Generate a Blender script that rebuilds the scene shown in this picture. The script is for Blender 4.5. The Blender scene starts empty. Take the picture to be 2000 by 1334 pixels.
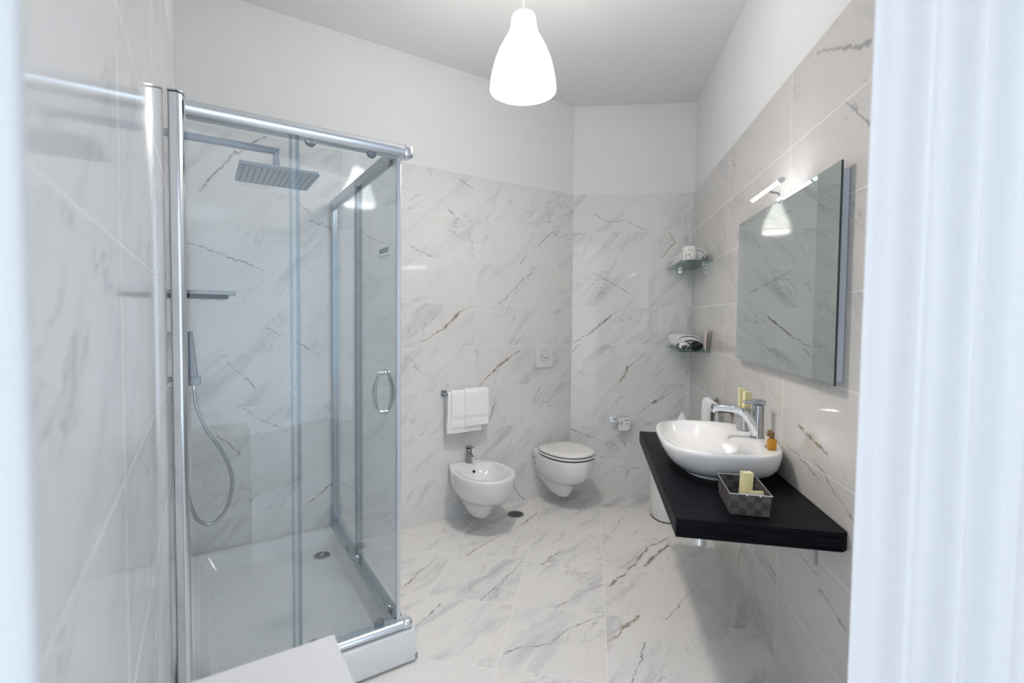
import bpy, bmesh, math, random
from math import sin, cos, pi, radians, atan2
from mathutils import Matrix, Vector
random.seed(7)
scn = bpy.context.scene
COL = scn.collection

# ------------------------------------------------------------------ camera
H = 1.4137
PITCH, ROLL = 0.0381, 0.0100
cam_d = bpy.data.cameras.new('camera'); cam = bpy.data.objects.new('camera', cam_d); COL.objects.link(cam)
cs, sn, cr, sr = cos(PITCH), sin(PITCH), cos(ROLL), sin(ROLL)
right = Vector((cr, sr*sn, sr*cs)); up = Vector((-sr, cr*sn, cr*cs)); fwd = Vector((0, cs, -sn))
M = Matrix.Identity(4)
for i in range(3):
    M[i][0] = right[i]; M[i][1] = up[i]; M[i][2] = -fwd[i]
M.translation = (0, 0, H)
cam.matrix_world = M
cam_d.sensor_width = 36; cam_d.lens = 941.2/2000*36
cam_d.shift_y = -12.2/2000
cam_d.clip_start = 0.02
cam_d.dof.use_dof = True; cam_d.dof.focus_distance = 2.6; cam_d.dof.aperture_fstop = 2.8
scn.camera = cam

# ------------------------------------------------------------------ world, exposure
wld = bpy.data.worlds.new('sky'); scn.world = wld; wld.use_nodes = True
bg = wld.node_tree.nodes['Background']
bg.inputs[0].default_value = (0.80, 0.895, 1.0, 1); bg.inputs[1].default_value = 1.12
scn.view_settings.view_transform = 'Standard'; scn.view_settings.look = 'None'
scn.view_settings.exposure = 0.87; scn.view_settings.gamma = 1.0
scn.view_settings.use_curve_mapping = False

# ------------------------------------------------------------------ room frames
BC = Vector((0.4861, 3.9079)); CR = Vector((1.4148, 3.8073))
Bd = Vector((0.8400, 0.5426)); Cd = Vector((0.99418, -0.10771)); Rd = Vector((0.16367, 0.98651))
LC = BC - Bd*2.62
CEIL = 3.095
TH_B = atan2(Bd.y, Bd.x); TH_C = atan2(Cd.y, Cd.x); TH_R = atan2(-Rd.y, -Rd.x); TH_L = TH_B + pi/2
def FB(a, b, z=0): p = BC + Bd*a + Vector((Bd.y, -Bd.x))*b; return (p.x, p.y, z)
def FC(s, b, z=0): p = BC + Cd*s + Vector((Cd.y, -Cd.x))*b; return (p.x, p.y, z)
def FR(u, v, z=0): p = CR - Rd*u + Vector((-Rd.y, Rd.x))*v; return (p.x, p.y, z)
def FL(b, o, z=0): return FB(-2.62 + o, b, z)
VC = [(0.161,2.239,0.303,2.176,0.006,0),(0.303,2.176,0.403,2.204,0.008,0.3),(0.435,2.171,0.572,2.105,0.008,0.3),(0.694,1.903,0.794,2.007,0.01,0.8),(0.794,2.007,0.753,2.075,0.016,0.6),(0.302,1.798,0.445,2.07,0.006,0),(0.148,1.79,0.482,1.599,0.008,0),(0.003,1.901,0.052,1.93,0.006,0),(0.013,1.203,0.168,1.304,0.009,0.6),(0.168,1.304,0.304,1.426,0.022,1),(0.304,1.426,0.392,1.467,0.008,0.3),(0.01,1.14,0.059,1.191,0.014,0.3),(0.394,0.903,0.449,1.016,0.016,1),(0.449,1.016,0.591,1.134,0.01,0.4),(0.525,0.637,0.651,0.736,0.008,0.2),(0.651,0.736,0.734,0.784,0.022,0.8),(0.734,0.784,0.886,0.89,0.008,0.4),(0.007,0.498,0.14,0.457,0.013,0.7),(0.14,0.457,0.367,0.377,0.008,0.3),(0.273,0.399,0.343,0.355,0.007,0.2),(0.419,0.207,0.553,0.213,0.008,0.1),(0.461,0.155,0.488,0.21,0.012,0.1),(0.05,0.97,0.128,0.942,0.01,0.1),(0.423,0.425,0.445,0.376,0.008,0)]
VB = [(-1.369,1.871,-1.236,1.808,0.012,0.1),(-1.031,2.362,-0.911,2.314,0.008,0.3),(-1.099,2.137,-1.057,2.105,0.008,0),(-0.353,1.96,-0.197,2.094,0.011,0.1),(-0.516,1.809,-0.448,1.902,0.009,0.1),(-0.693,1.506,-0.483,1.7,0.01,0),(-0.455,1.701,-0.37,1.799,0.007,0),(-1.296,1.241,-1.129,1.336,0.007,0.6),(-1.129,1.336,-1.025,1.435,0.024,1),(-1.025,1.435,-0.913,1.494,0.008,0.5),(-1.385,1.135,-1.325,1.081,0.008,0.1),(-1.361,1.073,-1.233,1.008,0.007,0.1),(-0.859,0.912,-0.732,1.016,0.009,0.6),(-0.732,1.016,-0.613,1.105,0.024,1),(-0.613,1.105,-0.522,1.156,0.009,0.6),(-0.784,0.644,-0.699,0.787,0.014,0.2),(-1.313,0.61,-1.276,0.637,0.01,0.1),(-1.116,0.107,-1.061,0.151,0.006,0),(-0.565,0.151,-0.446,-0.002,0.012,0),(-0.384,0.719,-0.313,0.885,0.008,0),(-2.525,2.056,-2.361,2.29,0.013,0.1),(-2.408,2.241,-2.199,2.414,0.011,0.1),(-2.595,1.779,-2.414,1.725,0.009,0.1),(-2.414,1.725,-2.231,1.668,0.011,0.1),(-2.11,2.115,-1.932,1.957,0.008,0),(-1.988,1.965,-1.929,1.951,0.014,0.1),(-1.929,1.951,-1.836,1.906,0.009,0.1),(-2.012,0.291,-1.896,0.378,0.01,0.5),(-1.896,0.378,-1.833,0.42,0.01,0.5),(-2.408,1.155,-2.275,0.997,0.009,0.1),(-2.46,0.761,-2.358,0.649,0.009,0.1),(-1.74,1.947,-1.509,1.859,0.008,0.1),(-2.338,0.888,-2.12,0.733,0.008,0),(-2.221,1.34,-1.95,1.187,0.008,0)]
VF = [(1.666,-1.72,1.51,-1.698,0.012,1),(1.51,-1.698,1.327,-1.641,0.014,0.3),(1.267,-1.481,1.024,-1.367,0.01,0.7),(1.024,-1.367,0.815,-1.233,0.01,0.3),(0.815,-1.233,0.581,-1.138,0.02,0.1),(1.701,-0.937,1.519,-0.793,0.01,0.2),(1.519,-0.793,1.427,-0.692,0.012,0.2),(2.04,-1.115,1.944,-0.94,0.014,0.1),(1.944,-0.94,1.841,-0.857,0.012,0.1),(1.841,-0.857,1.698,-0.698,0.01,0.1),(1.893,-0.681,1.798,-0.616,0.011,0.9),(1.798,-0.616,1.687,-0.531,0.024,1),(1.446,-0.661,1.287,-0.558,0.022,0.7),(1.287,-0.558,0.97,-0.412,0.018,0.8),(0.97,-0.412,0.802,-0.266,0.012,0.6),(1.195,-0.451,0.915,-0.298,0.024,0.5),(1.702,-1.293,1.278,-1.149,0.012,0.1),(2.118,-0.596,1.866,-0.511,0.01,0.2),(0.794,-0.622,0.51,-0.528,0.01,0.3),(1.273,-1.031,1.099,-0.924,0.016,0.1),(2.005,-1.56,1.759,-1.486,0.012,0.1),(1.685,-0.41,1.445,-0.261,0.008,0.1)]
VR = [(0.853,2.439,1.123,2.258,0.008,0.3),(2.104,2.353,2.43,2.206,0.02,0.3),(2.036,1.018,2.26,0.974,0.014,0.9),(2.312,2.091,2.446,1.976,0.016,0.1),(1.933,0.918,2.214,0.864,0.01,0.1),(2.171,0.922,2.437,0.833,0.012,0.1),(1.401,0.249,1.343,0.106,0.016,0.6),(1.739,0.359,1.916,0.342,0.012,0.2),(2.24,0.505,2.41,0.474,0.014,0.1),(2.073,0.546,2.238,0.539,0.008,0.0)]

# ------------------------------------------------------------------ materials
def newmat(name):
    m = bpy.data.materials.new(name); m.use_nodes = True
    nt = m.node_tree; return m, nt, nt.nodes['Principled BSDF']
def mat(name, col, rough=.5, metal=0, noise=0.03, nscale=20, coat=0, bump=0, bscale=200, ior=1.5):
    m, nt, b = newmat(name)
    b.inputs['Roughness'].default_value = rough; b.inputs['Metallic'].default_value = metal
    b.inputs['IOR'].default_value = ior
    b.inputs['Coat Weight'].default_value = coat; b.inputs['Coat Roughness'].default_value = .05
    tc = nt.nodes.new('ShaderNodeTexCoord'); n = nt.nodes.new('ShaderNodeTexNoise'); n.inputs['Scale'].default_value = nscale
    n.inputs['Detail'].default_value = 4
    nt.links.new(tc.outputs['Object'], n.inputs['Vector'])
    r = nt.nodes.new('ShaderNodeValToRGB')
    r.color_ramp.elements[0].position = .3; r.color_ramp.elements[1].position = .7
    r.color_ramp.elements[0].color = tuple(max(0, c*(1-noise)) for c in col) + (1,)
    r.color_ramp.elements[1].color = tuple(min(1, c*(1+noise)) for c in col) + (1,)
    nt.links.new(n.outputs[0], r.inputs[0]); nt.links.new(r.outputs[0], b.inputs['Base Color'])
    if bump:
        n2 = nt.nodes.new('ShaderNodeTexNoise'); n2.inputs['Scale'].default_value = bscale; n2.inputs['Detail'].default_value = 3
        nt.links.new(tc.outputs['Object'], n2.inputs['Vector'])
        bp = nt.nodes.new('ShaderNodeBump'); bp.inputs['Strength'].default_value = bump; bp.inputs['Distance'].default_value = .002
        nt.links.new(n2.outputs[0], bp.inputs['Height']); nt.links.new(bp.outputs[0], b.inputs['Normal'])
    return m

class G:
    """tiny node-graph helper"""
    def __init__(s, nt): s.nt = nt
    def link(s, v, sock):
        if isinstance(v, (int, float)): sock.default_value = v
        elif isinstance(v, tuple): sock.default_value = v
        else: s.nt.links.new(v, sock)
    def m(s, op, a, b=0, c=0, clamp=False):
        n = s.nt.nodes.new('ShaderNodeMath'); n.operation = op; n.use_clamp = clamp
        s.link(a, n.inputs[0]); s.link(b, n.inputs[1]); s.link(c, n.inputs[2]); return n.outputs[0]
    def v(s, op, a, b=(0, 0, 0), sc=None):
        n = s.nt.nodes.new('ShaderNodeVectorMath'); n.operation = op
        s.link(a, n.inputs[0]); s.link(b, n.inputs[1])
        if sc is not None: s.link(sc, n.inputs['Scale'])
        return n.outputs['Value'] if op in ('DOT_PRODUCT', 'DISTANCE', 'LENGTH') else n.outputs[0]
    def noise(s, vec, scale, detail=4, rough=.5, col=False, dist=0):
        n = s.nt.nodes.new('ShaderNodeTexNoise'); n.inputs['Scale'].default_value = scale
        n.inputs['Detail'].default_value = detail; n.inputs['Roughness'].default_value = rough
        n.inputs['Distortion'].default_value = dist
        s.link(vec, n.inputs['Vector']); return n.outputs['Color'] if col else n.outputs[0]
    def ramp(s, f, a, b, smooth=True):
        n = s.nt.nodes.new('ShaderNodeMapRange'); n.inputs[1].default_value = a; n.inputs[2].default_value = b
        if smooth: n.interpolation_type = 'SMOOTHSTEP'
        s.link(f, n.inputs[0]); return n.outputs[0]
    def mix(s, f, a, b):
        n = s.nt.nodes.new('ShaderNodeMix'); n.data_type = 'RGBA'
        s.link(f, n.inputs[0]); s.link(a, n.inputs[6]); s.link(b, n.inputs[7]); return n.outputs[2]
    def rot(s, vec, ang, scale):
        n = s.nt.nodes.new('ShaderNodeMapping'); n.inputs['Rotation'].default_value = (0, 0, ang)
        n.vector_type = 'TEXTURE'; n.inputs['Scale'].default_value = scale
        s.link(vec, n.inputs['Vector']); return n.outputs[0]

def marble(name, plane, size, off, veins, ang=0.9, rough=.07, seed=0., busy=1.0, base=(.80, .795, .79)):
    m, nt, b = newmat(name); g = G(nt)
    tc = nt.nodes.new('ShaderNodeTexCoord'); sp = nt.nodes.new('ShaderNodeSeparateXYZ')
    nt.links.new(tc.outputs['Object'], sp.inputs[0])
    cb = nt.nodes.new('ShaderNodeCombineXYZ')
    nt.links.new(sp.outputs[0], cb.inputs[0]); nt.links.new(sp.outputs[2 if plane == 'xz' else 1], cb.inputs[1])
    P = cb.outputs[0]
    q = g.v('DIVIDE', g.v('SUBTRACT', P, (off[0], off[1], 0)), (size[0], size[1], 1))
    idx = g.v('FLOOR', q)
    fr = g.v('FRACTION', q)
    wn = nt.nodes.new('ShaderNodeTexWhiteNoise'); wn.noise_dimensions = '3D'
    g.link(g.v('ADD', idx, (seed+.5, seed*1.7+.5, .5)), wn.inputs['Vector'])
    Q = g.v('ADD', P, g.v('SCALE', wn.outputs['Color'], sc=37.))
    # soft clouds along the bedding direction
    w0 = g.noise(Q, 3.0, 4, .6, True)
    Qd = g.v('ADD', Q, g.v('SCALE', g.v('SUBTRACT', w0, (.5, .5, .5)), sc=.13))
    c1 = g.noise(g.rot(Qd, ang, (1., .18, 1)), 1.5, 8, .62)
    c2 = g.noise(Qd, 4.5, 6, .6)
    cloud = g.ramp(c1, .50, .74)
    haze = g.ramp(c2, .50, .80)
    col = g.mix(g.m('MULTIPLY', cloud, .62*busy), base+(1,), (.46, .465, .48, 1))
    col = g.mix(g.m('MULTIPLY', haze, .30), col, (.62, .625, .64, 1))
    warm = g.ramp(g.noise(Q, .9, 2), .45, .70)
    col = g.mix(g.m('MULTIPLY', warm, .35), col, (.80, .765, .72, 1))
    # faint ridge veins
    rg = g.noise(g.rot(Qd, ang-.1, (1., .30, 1)), 2.1, 9, .6)
    ridge = g.m('SUBTRACT', 1., g.ramp(g.m('ABSOLUTE', g.m('SUBTRACT', rg, .5)), 0., .016))
    mk = g.ramp(g.noise(Q, 2.6, 2), .50, .66)
    col = g.mix(g.m('MULTIPLY', g.m('MULTIPLY', ridge, mk), .50*busy), col, (.36, .35, .35, 1))
    rg2 = g.noise(g.rot(Qd, ang+.3, (1., .20, 1)), 1.3, 10, .66)
    ridge2 = g.m('SUBTRACT', 1., g.ramp(g.m('ABSOLUTE', g.m('SUBTRACT', rg2, .52)), 0., .006))
    mk2 = g.ramp(g.noise(Q, 3.3, 2), .58, .66)
    col = g.mix(g.m('MULTIPLY', g.m('MULTIPLY', ridge2, mk2), .60*busy), col, (.25, .22, .20, 1))
    # veins measured on the wall, in metres of its own plane
    if veins:
        n1 = g.v('SCALE', g.v('SUBTRACT', g.noise(P, 9., 3, .6, True), (.5, .5, .5)), sc=.055)
        n2 = g.v('SCALE', g.v('SUBTRACT', g.noise(P, 45., 3, .6, True), (.5, .5, .5)), sc=.020)
        PV = g.v('MULTIPLY', g.v('ADD', P, g.v('ADD', n1, n2)), (1, 1, 0))
        thick = g.m('ADD', -.55, g.m('MULTIPLY', 3.0, g.noise(P, 16., 4, .65)))
        acc = {0: None, 1: None}
        for (x0, y0, x1, y1, w, t) in veins:
            dx, dy = x1-x0, y1-y0; L2 = dx*dx+dy*dy
            pa = g.v('SUBTRACT', PV, (x0, y0, 0))
            h = g.m('MULTIPLY', g.v('DOT_PRODUCT', pa, (dx, dy, 0)), 1/L2, clamp=True)
            d = g.v('DISTANCE', pa, g.v('SCALE', (dx, dy, 0), sc=h))
            tv = g.m('SUBTRACT', 1., g.m('DIVIDE', d, w*.75), clamp=True)
            k = 1 if t >= .5 else 0
            acc[k] = tv if acc[k] is None else g.m('MAXIMUM', acc[k], tv)
        for k, c_, halo in ((0, (.27, .26, .26, 1), (.52, .52, .54, 1)), (1, (.20, .145, .09, 1), (.46, .38, .28, 1))):
            if acc[k] is None: continue
            a = g.m('MULTIPLY', acc[k], thick, clamp=True)
            col = g.mix(g.m('MULTIPLY', g.ramp(a, 0., .7), .45), col, halo)
            col = g.mix(g.m('MULTIPLY', g.ramp(a, .45, .95), .72), col, c_)
    # joints between tiles
    fs = nt.nodes.new('ShaderNodeSeparateXYZ'); g.link(fr, fs.inputs[0])
    gx = g.m('MULTIPLY', g.m('SUBTRACT', .5, g.m('ABSOLUTE', g.m('SUBTRACT', fs.outputs[0], .5))), size[0])
    gy = g.m('MULTIPLY', g.m('SUBTRACT', .5, g.m('ABSOLUTE', g.m('SUBTRACT', fs.outputs[1], .5))), size[1])
    gr = g.m('LESS_THAN', g.m('MINIMUM', gx, gy), .0013)
    col = g.mix(g.m('MULTIPLY', gr, .75), col, (.86, .85, .83, 1))
    nt.links.new(col, b.inputs['Base Color'])
    g.link(g.m('ADD', rough, g.m('MULTIPLY', gr, .5)), b.inputs['Roughness'])
    b.inputs['IOR'].default_value = 1.52
    return m

def glassmat(name, tint=(.93, .975, .97), ior=1.5):
    m = bpy.data.materials.new(name); m.use_nodes = True; nt = m.node_tree; nt.nodes.clear()
    out = nt.nodes.new('ShaderNodeOutputMaterial'); tr = nt.nodes.new('ShaderNodeBsdfTransparent'); gl = nt.nodes.new('ShaderNodeBsdfGlossy')
    g = G(nt); ge = nt.nodes.new('ShaderNodeNewGeometry')
    c = g.m('ABSOLUTE', g.v('DOT_PRODUCT', ge.outputs['Normal'], ge.outputs['Incoming']))
    fr = g.m('ADD', .045, g.m('MULTIPLY', .955, g.m('POWER', g.m('SUBTRACT', 1., c), 5.)), clamp=True)
    mx = nt.nodes.new('ShaderNodeMixShader'); tr.inputs[0].default_value = tint+(1,); gl.inputs['Roughness'].default_value = .0
    nt.links.new(fr, mx.inputs[0]); nt.links.new(tr.outputs[0], mx.inputs[1]); nt.links.new(gl.outputs[0], mx.inputs[2])
    nt.links.new(mx.outputs[0], out.inputs[0]); return m

def emat(name, col, st):
    m, nt, b = newmat(name); b.inputs['Base Color'].default_value = (.9, .9, .9, 1)
    b.inputs['Emission Color'].default_value = col+(1,); b.inputs['Emission Strength'].default_value = st
    b.inputs['Roughness'].default_value = .3
    return m

def curtainmat(name):
    m = bpy.data.materials.new(name); m.use_nodes = True; nt = m.node_tree; nt.nodes.clear(); g = G(nt)
    out = nt.nodes.new('ShaderNodeOutputMaterial'); tc = nt.nodes.new('ShaderNodeTexCoord')
    a = nt.nodes.new('ShaderNodeMapping'); a.inputs['Scale'].default_value = (1500, 1500, 40); nt.links.new(tc.outputs['Object'], a.inputs['Vector'])
    c = nt.nodes.new('ShaderNodeMapping'); c.inputs['Scale'].default_value = (30, 30, 1500); nt.links.new(tc.outputs['Object'], c.inputs['Vector'])
    w = g.m('ADD', g.noise(a.outputs[0], .35, 2), g.noise(c.outputs[0], .35, 2))
    f = g.ramp(w, .75, 1.25)
    df = nt.nodes.new('ShaderNodeBsdfDiffuse'); df.inputs[0].default_value = (.86, .87, .89, 1)
    tl = nt.nodes.new('ShaderNodeBsdfTranslucent'); tl.inputs[0].default_value = (.86, .87, .885, 1)
    tp = nt.nodes.new('ShaderNodeBsdfTransparent')
    m1 = nt.nodes.new('ShaderNodeMixShader'); m1.inputs[0].default_value = .55
    nt.links.new(df.outputs[0], m1.inputs[1]); nt.links.new(tl.outputs[0], m1.inputs[2])
    m2 = nt.nodes.new('ShaderNodeMixShader'); g.link(g.m('MULTIPLY', f, .03), m2.inputs[0])
    nt.links.new(m1.outputs[0], m2.inputs[1]); nt.links.new(tp.outputs[0], m2.inputs[2])
    nt.links.new(m2.outputs[0], out.inputs[0]); return m

def printmat(name, base, ink, scale=60, cover=.56):
    """paper printed with small illegible marks"""
    m, nt, b = newmat(name); g = G(nt)
    tc = nt.nodes.new('ShaderNodeTexCoord'); O = tc.outputs['Object']
    n = g.noise(g.rot(O, .6, (1., .45, 1.)), scale, 3, .7)
    k = g.noise(O, scale*.35, 1)
    f = g.m('MULTIPLY', g.ramp(n, cover, cover+.02), g.ramp(k, .45, .50))
    nt.links.new(g.mix(f, base+(1,), ink+(1,)), b.inputs['Base Color']); b.inputs['Roughness'].default_value = .8
    return m

def woodmat(name):
    m, nt, b = newmat(name); g = G(nt)
    tc = nt.nodes.new('ShaderNodeTexCoord'); O = tc.outputs['Object']
    mp = nt.nodes.new('ShaderNodeMapping'); mp.inputs['Scale'].default_value = (3, 60, 60); nt.links.new(O, mp.inputs['Vector'])
    mp2 = nt.nodes.new('ShaderNodeMapping'); mp2.inputs['Scale'].default_value = (60, 3, 90); nt.links.new(O, mp2.inputs['Vector'])
    n = g.noise(mp2.outputs[0], 2, 6, .65)
    nt.links.new(g.mix(g.ramp(n, .35, .7), (.003, .003, .004, 1), (.010, .011, .015, 1)), b.inputs['Base Color'])
    b.inputs['Roughness'].default_value = .38; b.inputs['Specular IOR Level'].default_value = .04
    bp = nt.nodes.new('ShaderNodeBump'); bp.inputs['Strength'].default_value = .5; bp.inputs['Distance'].default_value = .001
    nt.links.new(n, bp.inputs['Height']); nt.links.new(bp.outputs[0], b.inputs['Normal'])
    return m

# ------------------------------------------------------------------ mesh helpers
class MB:
    def __init__(s): s.v = []; s.f = []; s.mi = []; s.k = 0
    def add(s, vs, fs, k=None):
        o = len(s.v); s.v += [tuple(p) for p in vs]; s.f += [tuple(o+i for i in f) for f in fs]; s.mi += [s.k if k is None else k]*len(fs); return s
    def box(s, x0, x1, y0, y1, z0, z1, k=None, T=None):
        vs = [(x, y, z) for z in (z0, z1) for y in (y0, y1) for x in (x0, x1)]
        if T: vs = [T @ Vector(p) for p in vs]
        return s.add(vs, [(0, 2, 3, 1), (4, 5, 7, 6), (0, 1, 5, 4), (2, 6, 7, 3), (0, 4, 6, 2), (1, 3, 7, 5)], k)
    def prism(s, pts, z0, z1, k=None):
        n = len(pts); a = sum(pts[i][0]*pts[(i+1) % n][1]-pts[(i+1) % n][0]*pts[i][1] for i in range(n))
        if a < 0: pts = pts[::-1]
        vs = [(x, y, z0) for x, y in pts]+[(x, y, z1) for x, y in pts]
        return s.add(vs, [tuple(range(n-1, -1, -1)), tuple(range(n, 2*n))]+[(i, (i+1) % n, n+(i+1) % n, n+i) for i in range(n)], k)
    def loft(s, rings, cap0=True, cap1=True, k=None):
        n = len(rings[0]); vs = [p for r in rings for p in r]; fs = []
        for j in range(len(rings)-1):
            for i in range(n):
                fs.append((j*n+i, j*n+(i+1) % n, (j+1)*n+(i+1) % n, (j+1)*n+i))
        if cap0: fs.append(tuple(range(n-1, -1, -1)))
        if cap1: fs.append(tuple((len(rings)-1)*n+i for i in range(n)))
        return s.add(vs, fs, k)
    def lathe(s, prof, n=32, c=(0, 0), k=None, cap0=True, cap1=True):
        return s.loft([[(c[0]+r*cos(2*pi*i/n), c[1]+r*sin(2*pi*i/n), z) for i in range(n)] for r, z in prof], cap0, cap1, k)
    def tube(s, pts, r, n=12, k=None, flat=None, capped=True):
        """tube along points; r a number or a list; flat=(a,b) scales for an elliptic section"""
        pts = [Vector(p) for p in pts]; R = r if isinstance(r, (list, tuple)) else [r]*len(pts)
        t = (pts[1]-pts[0]).normalized(); up_ = Vector((0, 0, 1)) if abs(t.z) < .9 else Vector((1, 0, 0))
        nrm = (up_-t*up_.dot(t)).normalized(); rings = []
        for i, p in enumerate(pts):
            t = (pts[min(i+1, len(pts)-1)]-pts[max(i-1, 0)]).normalized()
            nrm = (nrm-t*nrm.dot(t)).normalized(); bn = t.cross(nrm)
            fa, fb = flat or (1, 1)
            rings.append([p+(nrm*cos(2*pi*j/n)*fa+bn*sin(2*pi*j/n)*fb)*R[i] for j in range(n)])
        return s.loft(rings, capped, capped, k)
    def bar(s, p0, p1, w, h, k=None):
        """rectangular bar between two points, w sideways, h upwards"""
        p0, p1 = Vector(p0), Vector(p1); t = (p1-p0).normalized(); u = Vector((0, 0, 1)) if abs(t.z) < .9 else Vector((0, 1, 0))
        sd = t.cross(u).normalized(); u = sd.cross(t)
        rs = [[p+sd*a*w/2+u*b*h/2 for a, b in ((-1, -1), (1, -1), (1, 1), (-1, 1))] for p in (p0, p1)]
        return s.loft(rs, k=k)
    def build(s, name, mats_, parent=None, loc=None, rot=0, smooth=True, bevel=0, seg=2, sub=0, angle=35):
        me = bpy.data.meshes.new(name); me.from_pydata(s.v, [], s.f); me.update()
        bm = bmesh.new(); bm.from_mesh(me); bmesh.ops.recalc_face_normals(bm, faces=bm.faces); bm.to_mesh(me); bm.free()
        for m in (mats_ if isinstance(mats_, (list, tuple)) else [mats_]): me.materials.append(m)
        for p, k in zip(me.polygons, s.mi): p.material_index = k
        o = bpy.data.objects.new(name, me); COL.objects.link(o)
        if parent: o.parent = parent
        if loc: o.location = loc
        if rot: o.rotation_euler = (0, 0, rot)
        if bevel:
            b = o.modifiers.new('bevel', 'BEVEL'); b.width = bevel; b.segments = seg; b.limit_method = 'ANGLE'; b.angle_limit = radians(40)
        if sub:
            b = o.modifiers.new('sub', 'SUBSURF'); b.levels = sub; b.render_levels = sub
        if smooth:
            me.shade_smooth()
            try: me.set_sharp_from_angle(angle=radians(angle))
            except Exception: pass
        return o

def tag(o, label, cat, group=None):
    o['label'] = label; o['category'] = cat
    if group: o['group'] = group
    return o
def thing(name, label, cat, loc, rot=0, group=None):
    o = bpy.data.objects.new(name, None); COL.objects.link(o); o.location = loc; o.rotation_euler = (0, 0, rot)
    o.empty_display_size = .05
    return tag(o, label, cat, group)
def struct(o): o['kind'] = 'structure'; return o
def se(th, n):
    c, s_ = cos(th), sin(th)
    return (abs(c)**(2/n))*(1 if c >= 0 else -1), (abs(s_)**(2/n))*(1 if s_ >= 0 else -1)
def ring(cx, cy, z, hw, lf, lb, nf=2.2, nb=5, N=48, dz=0):
    """closed outline: half width hw, reaching lf to the front (-y) and lb to the back (+y)"""
    out = []
    for i in range(N):
        th = 2*pi*i/N
        if sin(th) <= 0: a, b = se(th, nf); out.append((cx+hw*a, cy+lf*b, z+dz*abs(b)))
        else: a, b = se(th, nb); out.append((cx+hw*a, cy+lb*b, z))
    return out
def copy_tree(o, parent=None):
    c = o.copy(); COL.objects.link(c)
    if parent: c.parent = parent
    for ch in [x for x in bpy.data.objects if x.parent == o]: copy_tree(ch, c)
    return c
def bcut(o, cutter):
    """subtract the cutter mesh from o and bake the result"""
    md = o.modifiers.new('cut', 'BOOLEAN'); md.operation = 'DIFFERENCE'; md.object = cutter; md.solver = 'EXACT'
    dg = bpy.context.evaluated_depsgraph_get(); me = bpy.data.meshes.new_from_object(o.evaluated_get(dg))
    o.modifiers.clear(); old = o.data; nm = old.name; o.data = me; bpy.data.meshes.remove(old); me.name = nm
    bpy.data.objects.remove(cutter)
    me.shade_smooth()
    try: me.set_sharp_from_angle(angle=radians(35))
    except Exception: pass

M_plaster = mat('white_plaster', (.83, .83, .83), .9, noise=.01, nscale=3, bump=.05, bscale=90)
M_ceil = mat('ceiling_paint', (.84, .84, .84), .9, noise=.01, nscale=2)
M_chrome = mat('chrome', (.80, .82, .84), .06, 1, noise=.01)
M_chrome_dk = mat('dark_chrome', (.42, .43, .45), .16, 1, noise=.02)
M_steel = mat('brushed_steel', (.50, .51, .53), .28, 1, noise=.04)
M_alu = mat('polished_aluminium', (.70, .74, .79), .26, 1, noise=.01)
M_alu_dk = mat('grey_aluminium', (.42, .46, .49), .22, 1, noise=.01)
M_ceramic = mat('white_ceramic', (.82, .82, .82), .08, noise=.01, coat=.4)
M_plastic = mat('white_plastic', (.80, .80, .79), .25, noise=.01)
M_seat = mat('toilet_seat_plastic', (.80, .79, .77), .16, noise=.01)
M_tray = mat('tray_acrylic', (.80, .81, .82), .15, noise=.01)
M_rubber = mat('black_rubber', (.015, .015, .015), .5)
M_dark = mat('dark_hole', (.01, .01, .01), .6)
M_towel = mat('white_towelling', (.90, .90, .90), .95, noise=.02, nscale=60, bump=.25, bscale=400)
M_gun = mat('smoked_chrome', (.20, .21, .22), .15, 1, noise=.02)
M_glass = glassmat('shower_glass', (.93, .955, .965))
M_shelf = glassmat('shelf_glass', (.72, .83, .80))
M_seal = glassmat('clear_seal', (.80, .84, .88))
M_wood = woodmat('black_stained_wood')
M_curt = curtainmat('sheer_curtain')

def wallbox(name, x0, x1, y1, z0, z1, m, loc, rot):
    return struct(MB().box(x0, x1, .0, y1, z0, z1).build(name, m, loc=loc, rot=rot, smooth=False))
def clad(par, x0, x1, z0, z1, m, t=.008):
    return MB().box(x0, x1, -t, -.0001, z0, z1).build('tile_cladding', m, par, smooth=False)
T_ = .008
# plaster walls stand 8 mm behind the tile face
w = wallbox('wall_back_left', -2.64, .08, .15, 0, CEIL, M_plaster, FB(0, -T_), TH_B)
clad(w, -2.62, 0, 0, 2.4, marble('marble_back_left', 'xz', (.9, .3), (0, 0), VB, .80, seed=3))
w = wallbox('wall_back_right', -.06, .96, .15, 0, CEIL, M_plaster, FC(0, -T_), TH_C)
clad(w, 0, .945, 0, 2.4, marble('marble_back_right', 'xz', (.9, .3), (0, 0), VC, .80, seed=11))
UR = 2.75
w = wallbox('wall_right', -.03, UR, .15, 0, CEIL, M_plaster, FR(0, -T_), TH_R)
clad(w, 0, UR, 0, 2.4, marble('marble_right', 'xz', (.9, .3), (.075, 0), VR, -.55, seed=23, base=(.66, .635, .605)))
t_end = .36
LLEN = 3.0 - t_end     # length of left wall from the back corner toward the window
w = wallbox('wall_left', -LLEN, .12, .15, 0, CEIL, M_plaster, FL(0, 0), TH_L)
w.location = FL(-T_, 0)
clad(w, -LLEN, 0, 0, 2.4, marble('marble_left', 'xz', (.9, .3), (-.45, 0), [], .8, seed=31))
# window side: short return at the end of the right wall, outer side wall, lintel over the wide opening
w = wallbox('wall_return', -.0, .62, .12, 0, CEIL, M_plaster, FR(UR, -.12), TH_C+.0)
w = wallbox('wall_outer', .0, .95, .12, 0, CEIL, M_plaster, (1.66, .95, 0), -pi/2)
w = struct(MB().box(-.75, 1.80, -.12, 0, 2.55, CEIL).build('wall_front', M_plaster, loc=(0, .20, 0), rot=.12, smooth=False))

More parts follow.
